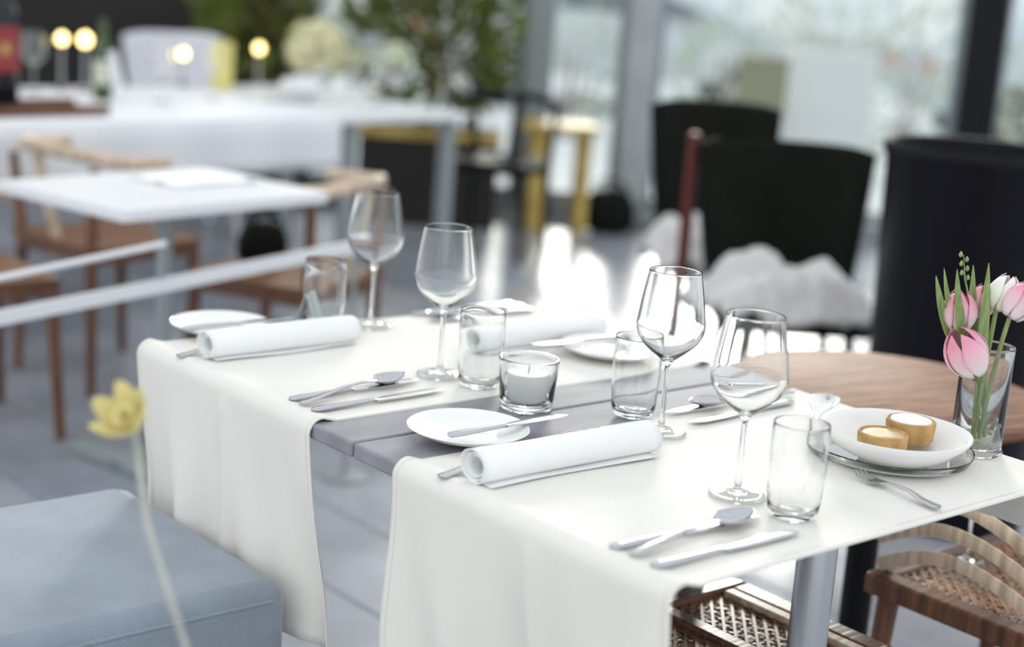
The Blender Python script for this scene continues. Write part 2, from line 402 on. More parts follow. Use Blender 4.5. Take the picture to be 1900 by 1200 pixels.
# ================================================================== BREAD PLATES with butter knives
PLATE = MB().lathe([(0, .004), (.045, .004), (.05, .0045), (.07, .009), (.083, .0165), (.0845, .0175), (.0835, .0185), (.081, .0175), (.068, .0115), (.05, .0075), (.045, .007), (0, .007)], 56)
PLATE.lathe([(.0, 0), (.042, 0), (.048, .004), (.04, .004)], 56)
pmesh = PLATE.mesh('side_plate', PORC, True, 60)
for s, t, lab in ((.035, .145, 'white side plate by the nearer rolled napkin, knife across it'),
                  (.700, .150, 'white side plate at the far left corner of the tables'),
                  (.300, .665, 'white side plate behind the middle tumbler on the farther runner')):
    o = tag(link('side_plate', pmesh), lab, 'plate', 'white side plates'); o.location = W(s, t, CZ)
def plate_knife(s0, t0, s1, t1, label): return cutlery('knife', s0, t0, s1, t1, label, CZ + .0165, .212, 0.01)
plate_knife(.004, .085, .004, .297, 'butter knife laid across the nearest white side plate')
plate_knife(.668, .06, .668, .27, 'butter knife laid across the far left side plate')
plate_knife(.332, .74, .345, .53, 'butter knife laid across the side plate behind the tumbler')

# ================================================================== ROLLED NAPKINS
def napkin(s, t0, t1, label, seed, ds=0, r_out=.0245):
    p0, p1 = W(s, t0, CZ), W(s + ds, t1, CZ); d = p1 - p0; L = d.length
    root = thing('rolled_napkin', label, 'napkin', p0, math.atan2(d.y, d.x), 'white napkins rolled beside the plates')
    NA = 90; turns = 2.6
    def fn(u, v):
        a = u * turns * 2 * PI; rr = .0135 + (r_out - .0135) * u
        aa = a - turns * 2 * PI - 1.35          # outer edge ends low on the front side
        wv = 1 + .05 * noise.noise((v * 3, u * 2, seed)) + .03 * math.sin(v * 5 + seed)
        tail = smoothstep((u - .955) / .045)
        x = v * L + (.008 * (u - .5) * (1 if v > .5 else -1)) * (1 if v in (0, 1) else 0)
        y = math.cos(aa) * rr * wv * 1.12; z = math.sin(aa) * rr * .9 * wv + r_out * .9
        y -= tail * .012 * 0; z = max(z, .0015 + .0006 * u)
        return Vector((x, y, z))
    MB().grid(fn, NA, 24).build('roll', NAPK, root, solid=.0016, angle=80)
    # loose outer flap lying on the runner
    def fl_(u, v):
        return Vector((v * L * .97 + .004, -.004 - u * (.026 + .003 * math.sin(v * 6 + seed)), .0018 + .010 * (1 - u) ** 3 * 0 + .0006 * math.sin(v * 9)))
    MB().grid(fl_, 8, 16).build('loose_edge', NAPK, root, solid=.0007, angle=80)
    return root
napkin(-.118, .030, .330, 'white napkin roll in front of the nearest side plate', 2.0, -.006)
napkin(.560, .040, .318, 'white napkin roll on the farther runner beside the far left plate', 5.0, .006)
napkin(.418, .46, .74, 'white napkin roll behind the glass candle holder, blurred', 7.0)

# ================================================================== GLASSWARE
wp = [(0, .0), (.034, 0), (.0362, .0012), (.0355, .0026), (.028, .0038), (.012, .0062), (.0062, .011), (.0044, .02), (.0038, .045), (.0038, .085), (.0046, .098), (.0075, .1045),
      (.016, .112), (.0295, .1225), (.0412, .1350), (.0474, .1480), (.0487, .1565), (.0478, .165), (.0455, .182), (.0418, .206), (.0371, .2330), (.0368, .2346),
      (.0362, .2352), (.0356, .2346), (.0359, .2330), (.0406, .206), (.0443, .182), (.0466, .165), (.0475, .157), (.0462, .1492), (.0400, .1365), (.0283, .1247), (.015, .1155), (.006, .1105), (0, .1095)]
def resample(p, k=4):
    out = []
    for i in range(len(p) - 1):
        a = p[max(i - 1, 0)]; b = p[i]; c = p[i + 1]; d = p[min(i + 2, len(p) - 1)]
        seg = math.hypot(c[0] - b[0], c[1] - b[1]); kk = k if seg > .004 else 1
        for j in range(kk):
            t = j / kk
            if kk > 1:   # chord-scaled Hermite keeps short neighbours from overshooting
                def tan(u, v, w): l1 = math.hypot(v[0] - u[0], v[1] - u[1]) or 1e-6; l2 = math.hypot(w[0] - v[0], w[1] - v[1]) or 1e-6; return [((v[q] - u[q]) / l1 * l2 + (w[q] - v[q]) / l2 * l1) / (l1 + l2) for q in (0, 1)]
                t0 = tan(a, b, c) if i else [(c[q] - b[q]) / seg for q in (0, 1)]; t1 = tan(b, c, d) if i < len(p) - 2 else [(c[q] - b[q]) / seg for q in (0, 1)]
                h = [2 * t ** 3 - 3 * t * t + 1, t ** 3 - 2 * t * t + t, -2 * t ** 3 + 3 * t * t, t ** 3 - t * t]
                out.append(tuple(h[0] * b[q] + h[1] * t0[q] * seg + h[2] * c[q] + h[3] * t1[q] * seg for q in (0, 1)))
            else: out.append(b)
    out.append(p[-1]); return [(max(0, x), z) for x, z in out]
WG = MB().lathe(resample(wp), 64).mesh('wine_glass', GLASS, True, 75)
tp = [(0, 0), (.026, 0), (.0285, .0015), (.0305, .006), (.0335, .03), (.0352, .06), (.0354, .09), (.0346, .1165), (.0345, .118), (.0342, .1187), (.0336, .118), (.0335, .1165), (.0343, .09), (.0341, .06), (.0322, .03), (.0285, .012), (.024, .0085), (0, .0078)]
TG = MB().lathe(resample(tp), 64).mesh('tumbler', GLASS, True, 75)
for s, t, lab in ((-.318, .300, 'front right wine glass, large clear bowl above the front spoon'),
                  (-.070, .414, 'middle wine glass standing beside the nearer tumbler and napkin end'),
                  (.321, .318, 'wine glass behind the candle holder on the farther runner'),
                  (.642, .415, 'blurred wine glass at the back edge of the farther runner')):
    o = tag(link('wine_glass', WG), lab, 'wine glass', 'clear wine glasses'); o.location = W(s, t, CZ)
for s, t, lab in ((-.405, .304, 'front tumbler right of the large front wine glass'),
                  (.016, .442, 'tumbler just left of the middle wine glass, by the candle'),
                  (.245, .335, 'faint tumbler directly behind the glass candle holder'),
                  (.668, .332, 'blurred tumbler beside the rearmost wine glass')):
    o = tag(link('tumbler', TG), lab, 'tumbler', 'clear water tumblers'); o.location = W(s, t, CZ)

# candle holder
t = thing('candle_holder', 'thick clear glass candle holder on the bare grey table between runners', 'candle holder', W(.125, .328, TOP + .0005), TH)
MB().lathe([(0, 0), (.036, 0), (.0385, .002), (.0395, .008), (.0445, .070), (.045, .0745), (.0449, .076), (.0443, .0768), (.0415, .0768), (.0408, .0762), (.0405, .0748), (.0402, .07), (.0368, .016), (.034, .0125), (0, .012)], 64).build('glass_cup', THICK, t, angle=70)
t = thing('candle', 'white candle standing inside the glass candle holder', 'candle', W(.125, .328, TOP + .0132), 0)
MB().lathe([(0, 0), (.029, 0), (.0305, .0015), (.0318, .04), (.031, .0425), (.026, .0415), (.01, .0405), (0, .040)], 40).build('wax', WAX, t)
MB().loft([(0, 0, .039), (.0006, 0, .046), (.0018, 0, .0505)], .0008, 6).build('wick', WICK, t)

# tent card at the far edge
t = thing('tent_card', 'small pale blue folded card behind the far left side plate', 'card', W(.672, .305, CZ), TH + .7)
MB().box((0, .012, .031), (.05, .0008, .065), mtx=Matrix.Rotation(.36, 3, 'X')).build('front_leaf', PALEB, t, smooth=False)
MB().box((0, -.012, .031), (.05, .0008, .065), mtx=Matrix.Rotation(-.36, 3, 'X')).build('back_leaf', PALEB, t, smooth=False)

# ================================================================== PASTRY BOWL, GLASS DISH, SPOON, TULIPS
t = thing('glass_dish', 'low round clear glass dish under the white pastry bowl', 'dish', W(-.303, .634, CZ + .0006), 0); t.scale = (.86, .86, .86)
MB().lathe([(0, 0), (.11, 0), (.124, .0015), (.130, .006), (.1345, .0165), (.1352, .0185), (.1349, .0193), (.1343, .0193), (.1338, .0185), (.1325, .0165), (.1282, .0072), (.122, .0034), (.108, .0022), (0, .0022)], 64).build('dish_body', GLASS, t, angle=75)
BOWL = W(-.332, .603, CZ + .0045)
t = thing('white_bowl', 'shallow white bowl holding two small pastries', 'bowl', BOWL, 0)
MB().lathe([(0, .004), (.042, .004), (.044, 0), (.048, 0), (.05, .005), (.078, .018), (.098, .036), (.1035, .0445), (.103, .0462), (.1, .0455), (.093, .0385), (.074, .022), (.05, .0105), (0, .009)], 64).build('bowl_body', PORC, t, angle=60)
def pastry(loc, label, iced):
    q = thing('pastry', label, 'pastry', loc, R.random(), 'pastries in the white bowl')
    MB().lathe([(0, 0), (.030, 0), (.0325, .003), (.0345, .024), (.0340, .0285), (.0320, .0295), (.0305, .0275), (.029, .026), (0, .0255)], 36).build('crust', PASTRY, q)
    if iced: MB().lathe([(.0295, .0262), (.028, .0295), (.02, .032), (0, .0332)], 36).build('icing', ICING, q)
    else: MB().lathe([(.0295, .0262), (.026, .0278), (.012, .0276), (0, .0268)], 36).build('filling', mat('custard_filling', (0.62, 0.46, 0.24), .6, var=.3, scale=40), q)
pastry(BOWL + Vector((-.022, -.020, .0165)), 'golden round pastry with plain top, left one in the bowl', False)
pastry(BOWL + Vector((.026, .028, .0245)), 'golden round pastry with white icing, right one in the bowl', True)
# porcelain spoon leaning over the rim of the dish
p0, p1 = W(-.20, .585, CZ + .022), W(-.10, .76, CZ + .034)
t = thing('porcelain_spoon', 'white porcelain spoon resting on the rim of the glass dish', 'spoon', p0, 0); d = p1 - p0
t.rotation_euler = (0, -math.asin(d.z / d.length), math.atan2(d.y, d.x))
def psp(u, v):
    x = u * .15 - .0; q = (v - .5) * 2; hw = .006 + .015 * smoothstep((u - .3) / .45); hw *= (1 - max(0, (u - .85) / .15) ** 2) ** .5 if u < 1 else .05
    return Vector((x, q * hw, .004 * (q * q) - .006 * smoothstep((u - .4) / .3) * (1 - q * q)))
MB().grid(psp, 24, 8).build('spoon_body', PORC, t, solid=.003, angle=70)

VB = pz(1808, 838, CZ)
t = thing('glass_vase', 'tall clear glass vase of pink tulips at the right edge', 'vase', VB, 0)
MB().lathe([(0, 0), (.033, 0), (.0355, .002), (.036, .008), (.0365, .154), (.0365, .157), (.0362, .158), (.0345, .158), (.0341, .157), (.034, .154), (.033, .014), (.03, .012), (0, .012)], 48).build('vase_body', THICK, t, angle=60)
PINK = bpy.data.materials.new('pink_tulip_petal'); PINK.use_nodes = True
def grad_petal(M, base, tip):
    N = M.node_tree.nodes; L = M.node_tree.links; b = N['Principled BSDF']; tc = N.new('ShaderNodeTexCoord'); sx = N.new('ShaderNodeSeparateXYZ')
    L.new(tc.outputs['Object'], sx.inputs[0]); rp = N.new('ShaderNodeValToRGB'); mr = N.new('ShaderNodeMapRange'); mr.inputs[2].default_value = .055
    L.new(sx.outputs['Z'], mr.inputs[0]); nz = N.new('ShaderNodeTexNoise'); nz.inputs['Scale'].default_value = 60
    mx = N.new('ShaderNodeMath'); mx.operation = 'MULTIPLY_ADD'; mx.inputs[1].default_value = .3; L.new(nz.outputs['Fac'], mx.inputs[0]); L.new(mr.outputs[0], mx.inputs[2])
    L.new(mx.outputs[0], rp.inputs[0]); rp.color_ramp.elements[0].color = (*base, 1); rp.color_ramp.elements[1].color = (*tip, 1)
    rp.color_ramp.elements[0].position = .3; L.new(rp.outputs[0], b.inputs['Base Color']); b.inputs['Roughness'].default_value = .5
grad_petal(PINK, (0.82, 0.72, 0.72), (0.78, 0.28, 0.4))
WTUL = bpy.data.materials.new('white_tulip_petal'); WTUL.use_nodes = True; grad_petal(WTUL, (0.7, 0.72, 0.55), (0.85, 0.82, 0.8))
def bloom_mesh(M, h=.056, rr=.0215):
    b = MB()
    for k in range(6):
        a0 = k * PI / 3; inner = k % 2
        def pf(u, v, a0=a0, inner=inner):
            q = (v - .5) * 2; prof = math.sin(PI * min(1, .12 + u * .80)) ** .75
            ang = a0 + q * .62 * (math.sin(PI * min(1, .1 + .88 * u)) ** .6 if u < 1 else .05)
            r_ = rr * prof * (.93 if inner else 1.04) + .002
            return Vector((math.cos(ang) * r_, math.sin(ang) * r_, u * h * (1 if inner else .96)))
        b.grid(pf, 6, 10) if False else b.grid(lambda i, j: pf(j, i), 6, 10)
    me = b.mesh('bloom', M, True, 80); return me
BLP, BLW = bloom_mesh(PINK), bloom_mesh(WTUL)
def leaf_blade(b, p0, p1, width, bend, side):
    p0, p1 = Vector(p0), Vector(p1); d = p1 - p0; side = Vector(side).normalized()
    def fn(i, j):
        c = p0 + d * j + Vector(bend) * math.sin(PI * j); hw = width * math.sin(PI * min(.995, .15 + .85 * j)) ** .8
        q = (i - .5) * 2
        return c + side * q * hw + side.cross(d).normalized() * (q * q) * hw * .5
    b.grid(fn, 4, 14)
def tulip(headpx, Y, axis, label, M, leaves=(), sc=1.0):
    hp = py(*headpx, Y); ax = Vector(axis).normalized()
    base = VB + Vector((R.uniform(-.014, .014), R.uniform(-.014, .014), .014))
    t = thing('tulip', label, 'flower', base, 0, 'tulips in the glass vase')
    h0 = hp - base - ax * .026 * sc
    mid = Vector((h0.x * .25, h0.y * .25, max(.12, h0.z * .62)))
    q = [Vector((0, 0, 0)) * (1 - s) ** 2 + mid * 2 * s * (1 - s) + h0 * s * s for s in [i / 12 for i in range(13)]]
    st = MB().loft(q, [.0032] * 13, 8).build('stem', TLEAF, t)
    bo = link('bloom', BLP if M == 'p' else BLW, t); bo.location = h0; bo.rotation_euler = ax.to_track_quat('Z', 'Y').to_euler(); bo.scale = (sc,) * 3
    d_ = bo.modifiers.new('solidify', 'SOLIDIFY'); d_.thickness = .0008
    for (tip, wd) in leaves:
        tp_ = py(*tip, Y - .01) - base; b = MB(); s0 = Vector((tp_.x * .25, tp_.y * .25, .09))
        leaf_blade(b, s0, tp_, wd, (tp_.x * .12, 0, 0), (1, .25, 0)); b.build('leaf', TLEAF, t, solid=.0012, angle=80)
    return t
VY = VB.y
tulip((1780, 578), VY, (-.08, -.1, 1), 'pink tulip standing upright above the vase rim', 'p', [((1737, 512), .0085), ((1752, 498), .006)], 1.05)
tulip((1794, 655), VY - .035, (-.5, -.12, .75), 'pale pink tulip drooping over the front of the vase', 'p', [((1776, 500), .008)], 1.3)
tulip((1822, 560), VY + .02, (.15, 0, 1), 'small pink tulip behind the upright one', 'p', [((1806, 492), .008)], .85)
tulip((1862, 545), VY + .0, (.3, 0, 1), 'whitish tulip leaning towards the right edge', 'w', [((1835, 488), .008)], .95)
tulip((1893, 560), VY - .02, (.5, 0, 1), 'pale tulip cut by the right picture edge', 'p', [], 1.0)
tw = thing('twig', 'thin green budding twig above the tulips', 'twig', VB + Vector((.004, .006, .014)), 0)
b = MB(); e = py(1788, 474, VY) - tw.location
pth = [Vector((0, 0, 0)), Vector((-.012, 0, .1)), Vector((e.x * .7 + .004, e.y, e.z * .72)), Vector((e.x + .006, e.y, e.z * .88)), e]
b.loft(pth, [.0018, .0016, .0014, .0012, .0008], 6); b.build('twig_stem', TLEAF, tw)
b = MB()
for k in range(6): b.lathe([(0, -.004), (.0025, -.002), (.003, 0), (.002, .003), (0, .005)], 8, pth[3].lerp(e, k / 5) + Vector((.004 * (-1) ** k, 0, .001)))
b.build('bud', TLEAF, tw)

# ================================================================== ROUND WOODEN TABLE
rc = W(.07, 1.125, 0)
t = thing('round_table', 'round reddish-brown wooden side table beyond the nearer runner', 'table', rc, .5)
MB().lathe([(0, .67), (.24, .67), (.285, .682), (.29, .69), (.288, .697), (.28, .70), (0, .70)], 72).build('round_top', ROUNDW, t, angle=30)
MB().loft([(0, 0, .03), (0, 0, .675)], .028, 20).build('column', BLACKM, t)
MB().lathe([(0, 0), (.18, 0), (.185, .008), (.17, .016), (.04, .03), (0, .03)], 40).build('base_plate', BLACKM, t)

# ================================================================== SLATE-BLUE STOOL
t = thing('upholstered_stool', 'slate-blue upholstered stool at the lower left below the farther runner', 'stool', W(.45, -.248, 0), TH)
MB().box((0, 0, .43), (.46, .50, .18)).build('seat_cushion', UPH, t, bevel=.032)
MB().loft([(-.20, -.2475, .4965), (0, -.2478, .497), (.20, -.2475, .4965)], .0028, 8).build('piping', UPH, t)
MB().box((0, 0, .325), (.40, .42, .03)).build('base_frame', BLACKM, t, smooth=False, bevel=.004)
for x in (-1, 1):
    for y in (-1, 1): MB().loft([(x * .17, y * .18, .315), (x * .18, y * .19, 0)], [.018, .012], 12).build('leg', BLACKM, t)

# ================================================================== CANE CHAIR under the near right edge
cc = W(-.175, .485, 0)
t = thing('cane_stool', 'brown wooden stool with woven cane seat under the nearer table', 'stool', cc, TH)
sw, sd = .39, .35   # local x = t direction, y = s direction
for x0, x1, y0, y1 in ((-sw / 2, sw / 2, -sd / 2, -sd / 2 + .04), (-sw / 2, sw / 2, sd / 2 - .04, sd / 2), (-sw / 2, -sw / 2 + .04, -sd / 2 + .04, sd / 2 - .04), (sw / 2 - .04, sw / 2, -sd / 2 + .04, sd / 2 - .04)):
    MB().box(((x0 + x1) / 2, (y0 + y1) / 2, .445), (x1 - x0, y1 - y0, .035)).build('seat_rail', WALNUT, t, smooth=False, bevel=.006)
MB().box((.0, 0, .452), (.03, sd - .08, .024)).build('cross_bar', WALNUT, t, smooth=False, bevel=.005)
def cane_panel(x0, x1, y0, y1):
    b = MB(); n = int((x1 - x0) / .011); k2 = int((y1 - y0) / .011)
    for i in range(n + 1):
        x = x0 + (x1 - x0) * i / n
        b.loft([(x, y0 + (y1 - y0) * j / 24, .452 + .002 * math.sin(j * 1.5 + i * PI)) for j in range(25)], 0, 4, flat=(.0038, .001))
    for i in range(k2 + 1):
        y = y0 + (y1 - y0) * i / k2
        b.loft([(x0 + (x1 - x0) * j / 16, y, .452 + .002 * math.sin(j * 1.9 + i * PI + 1.5)) for j in range(17)], 0, 4, flat=(.0038, .001))
    for i in range(-int((y1 - y0) / .022), int((x1 - x0) / .022) + 1):
        xa = x0 + i * .022; pts_ = []
        for j in range(30):
            yy = y0 + (y1 - y0) * j / 29; xx = xa + (yy - y0)
            if x0 <= xx <= x1: pts_.append((xx, yy, .4545))
        if len(pts_) > 1: b.loft(pts_, 0, 4, flat=(.0032, .0008))
    return b
CANEM = mat('cane_strand', (0.34, 0.165, 0.075), .45, var=.6, scale=14)
for x0, x1 in ((-sw / 2 + .04, -.015), (.015, sw / 2 - .04)):
    o = cane_panel(x0, x1, -sd / 2 + .04, sd / 2 - .04).build('cane_weave', CANEM, t, smooth=False); o['kind'] = 'stuff'
for x in (-1, 1):
    for y in (-1, 1): MB().loft([(x * .165, y * .145, .43), (x * .175, y * .15, 0)], [.019, .013], 12).build('leg', WALNUT, t)
MB().box((sw / 2 - .052, 0, .457), (.022, sd - .09, .012)).build('inlay_strip', BENT, t, smooth=False, bevel=.003)
# wooden bench with bent pale back strips, right behind the runner's far hanging end
t = thing('bentwood_stool', 'wooden stool with curved pale strips at the lower right', 'stool', W(-.28, 1.10, 0), TH)
for y in (-1, 1): MB().box((0, y * .16, .44), (.36, .04, .036)).build('seat_rail', WALNUT, t, smooth=False, bevel=.006)
for x in (-1, 1): MB().box((x * .18, 0, .44), (.04, .36, .036)).build('seat_rail', WALNUT, t, smooth=False, bevel=.006)
o = cane_panel(-.16, .16, -.14, .14).build('cane_weave', CANEM, t, smooth=False); o['kind'] = 'stuff'
for x in (-1, 1):
    for y in (-1, 1): MB().loft([(x * .165, y * .15, .43), (x * .18, y * .17, 0)], [.019, .013], 12).build('leg', WALNUT, t)
for k in range(3):
    x = -.19 - .012 * k
    MB().loft([(x - .03 * math.sin(PI * i / 14), -.16 + .32 * i / 14, .475 + .05 * k + .06 * math.sin(PI * i / 14)) for i in range(15)], 0, 8, flat=(.004, .012)).build('bent_strip', BENT, t)

o = tag(link('wine_glass', WG), 'wine glass standing on the bentwood stool at the lower right', 'wine glass', 'clear wine glasses')
o.location = W(-.165, 1.09, .459); o.scale = (.86, .86, .86)
# ================================================================== BACKGROUND CHAIRS
def wood_chair(label, loc, rz, group='wooden chairs with woven seats', dark=None):
    t = thing('wooden_chair', label, 'chair', (loc[0], loc[1], 0), rz, group); wm = dark or WALNUT
    for x in (-1, 1):
        MB().loft([(x * .19, .19, .44), (x * .205, .215, 0)], [.021, .014], 12).build('leg', wm, t)
        MB().loft([(x * .20, -.19, 0), (x * .185, -.185, .44), (x * .215, -.2, .70)], [.014, .02, .014], 12).build('leg', wm, t)
        MB().box((x * .19, 0, .425), (.03, .36, .04)).build('side_rail', wm, t, smooth=False, bevel=.006)
    for y in (-1, 1): MB().box((0, y * .19, .425), (.36, .03, .04)).build('cross_rail', wm, t, smooth=False, bevel=.006)
    def seat(u, v):
        x = (u - .5) * .42; y = (v - .5) * .42; return Vector((x, y, .452 - .018 * (1 - (2 * u - 1) ** 2) * (1 - (2 * v - 1) ** 2)))
    MB().grid(seat, 12, 12).build('woven_seat', SEATW if not dark else BLACKU, t, solid=.014)
    pth = []
    for i in range(25):
        a = PI * (-.08 + 1.16 * i / 24); pth.append((.27 * math.cos(a), -.02 - .235 * math.sin(a), .715 + .03 * math.sin(max(0, a)) ** 2))
    MB().loft(pth, 0, 10, flat=(.012, .021)).build('bent_top_rail', dark or BENT, t)
    MB().loft([(0, -.18, .45), (0, -.225, .6), (0, -.252, .73)], 0, 8, flat=(.028, .006)).build('back_splat', dark or BENT, t)
    return t
wood_chair('brown wooden chair with woven seat cut by the left edge', (-1.53, 4.34), TH - PI / 2)
wood_chair('brown wooden chair under the back of the white square table', (-1.30, 5.05), TH - PI / 2 + .15)
c3 = wood_chair('bentwood chair with pale curved rail beside the white square table', (-.665, 4.66), math.radians(66))

# mid white table
mc = Vector((-.93, 4.21, 0))
t = thing('white_square_table', 'small white square table in the left background', 'table', mc, math.radians(52))
MB().box((0, 0, .735), (.68, .52, .03)).build('tabletop', WHITEP, t, smooth=False, bevel=.004)
for x in (-1, 1):
    MB().box((x * .12, 0, .015), (.06, .42, .03)).build('foot_bar', GREYM, t, smooth=False, bevel=.006)
MB().box((0, 0, .02), (.3, .06, .03)).build('foot_bar', GREYM, t, smooth=False, bevel=.006)
MB().loft([(0, 0, .02), (0, 0, .72)], .022, 16).build('column', GREYM, t)
t = tag(MB().grid(lambda u, v: Vector(((u - .5) * .3, (v - .5) * .2, .0015 + .012 * max(0, noise.noise((u * 4, v * 4, 2))))), 20, 14).build('white_napkin', NAPK, solid=.002),
        'crumpled white napkin on the small white square table', 'napkin'); t.location = mc + Vector((.05, .16, .7525)); t.rotation_euler = (0, 0, .9)

# white rails added to imitate pale lines reflected in the glass
ba, bb = Vector((-1.30, 3.345, 0)), Vector((-.40, 4.195, 0)); d = bb - ba; ang = math.atan2(d.y, d.x)
t = thing('mirrored_rails', 'low white rails added for reflected lines before the white square table', 'rail', ba, ang)
def rail_z(x): return .515 + (.637 - .515) * x / d.length
MB().loft([(0, 0, rail_z(0)), (d.length, 0, rail_z(d.length))], 0, 4, flat=(.012, .022)).build('main_rail', WHITEP, t, smooth=False)
MB().loft([(0, 0, rail_z(0) + .085), (.64, 0, rail_z(.64) + .10)], .008, 10).build('upper_rail', WHITEP, t)
for x, h in ((.05, .085), (.63, .10), (d.length - .03, 0)):
    MB().loft([(x, 0, .01), (x, 0, rail_z(x) + h)], .007, 10).build('post', GREYM, t)
    MB().lathe([(0, 0), (.06, 0), (.062, .006), (.01, .012), (0, .012)], 24, (x, 0, 0)).build('foot_plate', GREYM, t)

# black bag on the bentwood chair
def bag(loc, rz, sx, sy, sz, label, name='black_bag', cat='bag'):
    t = thing(name, label, cat, loc, rz)
    def fn(u, v):
        a = 2 * PI * u; ph = PI * v; k = .55
        c = lambda q: math.copysign(abs(math.cos(q)) ** k, math.cos(q)); s_ = lambda q: math.copysign(abs(math.sin(q)) ** k, math.sin(q))
        z = -c(ph); tp_ = 1 - .18 * max(0, z)
        return Vector((c(a) * s_(ph) * sx / 2 * tp_, s_(a) * s_(ph) * sy / 2 * tp_, sz / 2 + z * sz / 2))
    MB().grid(fn, 32, 16).build('bag_body', BLACKU, t, angle=80)
    for y in (-.25, .25):
        MB().loft([(sx * .3 * math.cos(PI * i / 12), sy * y, sz * .9 + sz * .3 * math.sin(PI * i / 12)) for i in range(13)], .006, 8).build('handle', BLACKU, t)
    return t
bag((-.76, 4.76, .452), .6, .15, .09, .13, 'small black bag on the bentwood chair seat')

# sheepskins
def sheepskin(loc, rz, sx, sy, label, seed, drop=.1):
    t = tag(MB().grid(lambda u, v: (lambda x, y, e: Vector((x * sx * (1 + .12 * noise.noise((u * 3, v * 3, seed + 9))), y * sy,
            .075 + .075 * noise.noise((u * 3.5, v * 3.5, seed)) + .02 * noise.noise((u * 16, v * 16, seed)) - drop * smoothstep((e - .55) / .5))))(u - .5, v - .5, max(abs(u - .5), abs(v - .5)) * 2), 40, 40)
            .build('sheepskin', FUR, solid=.02, angle=90), label, 'sheepskin', 'pale sheepskins on the chairs')
    t.location = loc; t.rotation_euler = (0, 0, rz); return t
# black upholstered chairs facing the camera
def shell_chair(label, loc, rz, M, width=.5, lm=None, group='upholstered shell chairs', bh=.95):
    t = thing('shell_chair', label, 'chair', (loc[0], loc[1], 0), rz, group)
    def back(u, v):
        q = (u - .5) * 2; h = .42 + (bh - .42) * v; wd = width / 2 * (.72 + .28 * v ** .7)
        return Vector((q * wd, -.21 - .06 * v + .10 * q * q * (1 - .3 * v), h - .02 * abs(q) ** 6))
    MB().grid(back, 16, 14).build('backrest', M, t, solid=.035, bevel=0, angle=80)
    MB().box((0, 0, .42), (width * .84, .44, .09)).build('seat', M, t, bevel=.03)
    for x in (-1, 1):
        for y in (-1, 1): MB().loft([(x * .16, y * .16, .38), (x * .2, y * .2, 0)], [.016, .011], 12).build('leg', lm or BLACKM, t)
    return t
shell_chair('black upholstered chair with squared back, farther of the dark pair', (.70, 5.62), PI + .12, BLACKU, .47)
shell_chair('black upholstered chair beside the tall black planter, nearer of the dark pair', (.83, 4.86), PI + .06, BLACKU, .56, bh=.90)
sheepskin((.80, 4.72, .47), .2, .5, .42, 'pale grey sheepskin on the seat of the nearer black chair', 3.0)
sheepskin((.66, 5.5, .47), .1, .42, .4, 'pale grey sheepskin on the seat of the farther black chair', 6.0)
t = tag(MB().lathe([(0, 0), (.02, 0), (.021, .3), (.019, .6), (0, .605)], 14).build('mirrored_leg', mat('red_stained_wood', (0.13, 0.022, 0.015), .5)), 'slim dark red wooden leg, a reflection built solid before the farther black chair', 'pole')  # added upright standing in for a wooden leg mirrored in the glass
t.location = pz(1288, 490, .36); t.location.z = 0
t.location = (.53, 5.12, 0); t.scale = (1, 1, 1.5)

# tall black planter
t = thing('tall_planter', 'tall black round planter behind the tulips', 'planter', (1.20, 4.25, 0), 0)
MB().lathe([(0, 0), (.215, 0), (.222, .01), (.25, .96), (.258, .975), (.262, 1.0), (.256, 1.008), (.24, 1.005), (.235, .96), (.23, .93), (0, .93)], 56).build('planter_body', PLANT_B, t, angle=50)
MB().lathe([(0, .945), (.12, .95), (.232, .942)], 40).build('soil', SOIL, t)
bag((.475, 8.6, 0), .2, .27, .2, .24, 'black rounded bag on the floor by the glazed wall')

# ================================================================== LONG WHITE TABLE WITH DISPLAY
LA, LB = Vector((-2.35, 4.47, 0)), Vector((-.246, 6.85, 0)); d = LB - LA; la = math.atan2(d.y, d.x); LL = d.length; DP = 1.15
t = thing('long_display_table', 'long pale table with flowers and candles in the left background', 'table', LA, la)
MB().box((LL / 2, DP / 2, .735), (LL, DP, .03)).build('tabletop', WHITEP, t, smooth=False, bevel=.004)
for x, y in ((LL - .06, .06), (LL - .06, DP - .06), (LL - .62, .06), (.1, .06), (.1, DP - .06)): MB().box((x, y, .36), (.05, .05, .72)).build('leg', GREYM, t, smooth=False)
t = thing('white_tablecloth', 'white cloth hanging over the front of the long display table', 'tablecloth', LA, la)
CL = LL - .72
def cloth(u, v):
    x = u * CL
    q = v * (DP * .9 + .2)
    if q < .2: return Vector((x, -.008 - .012 * math.sin(u * 40) * (1 - q / .2), .752 - (.2 - q)))
    return Vector((x, q - .2, .7525))
MB().grid(cloth, 90, 30).build('cloth', WHITEC, t, solid=.002, angle=80)
LZ = .7555
LI = Matrix.Rotation(-la, 3, 'Z')
def on_table(px_, py_):      # table-top point under a pixel, kept on the table
    while (LI @ (pz(px_, py_, LZ) - LA)).y > DP - .12: py_ += 2
    return pz(px_, py_, LZ)
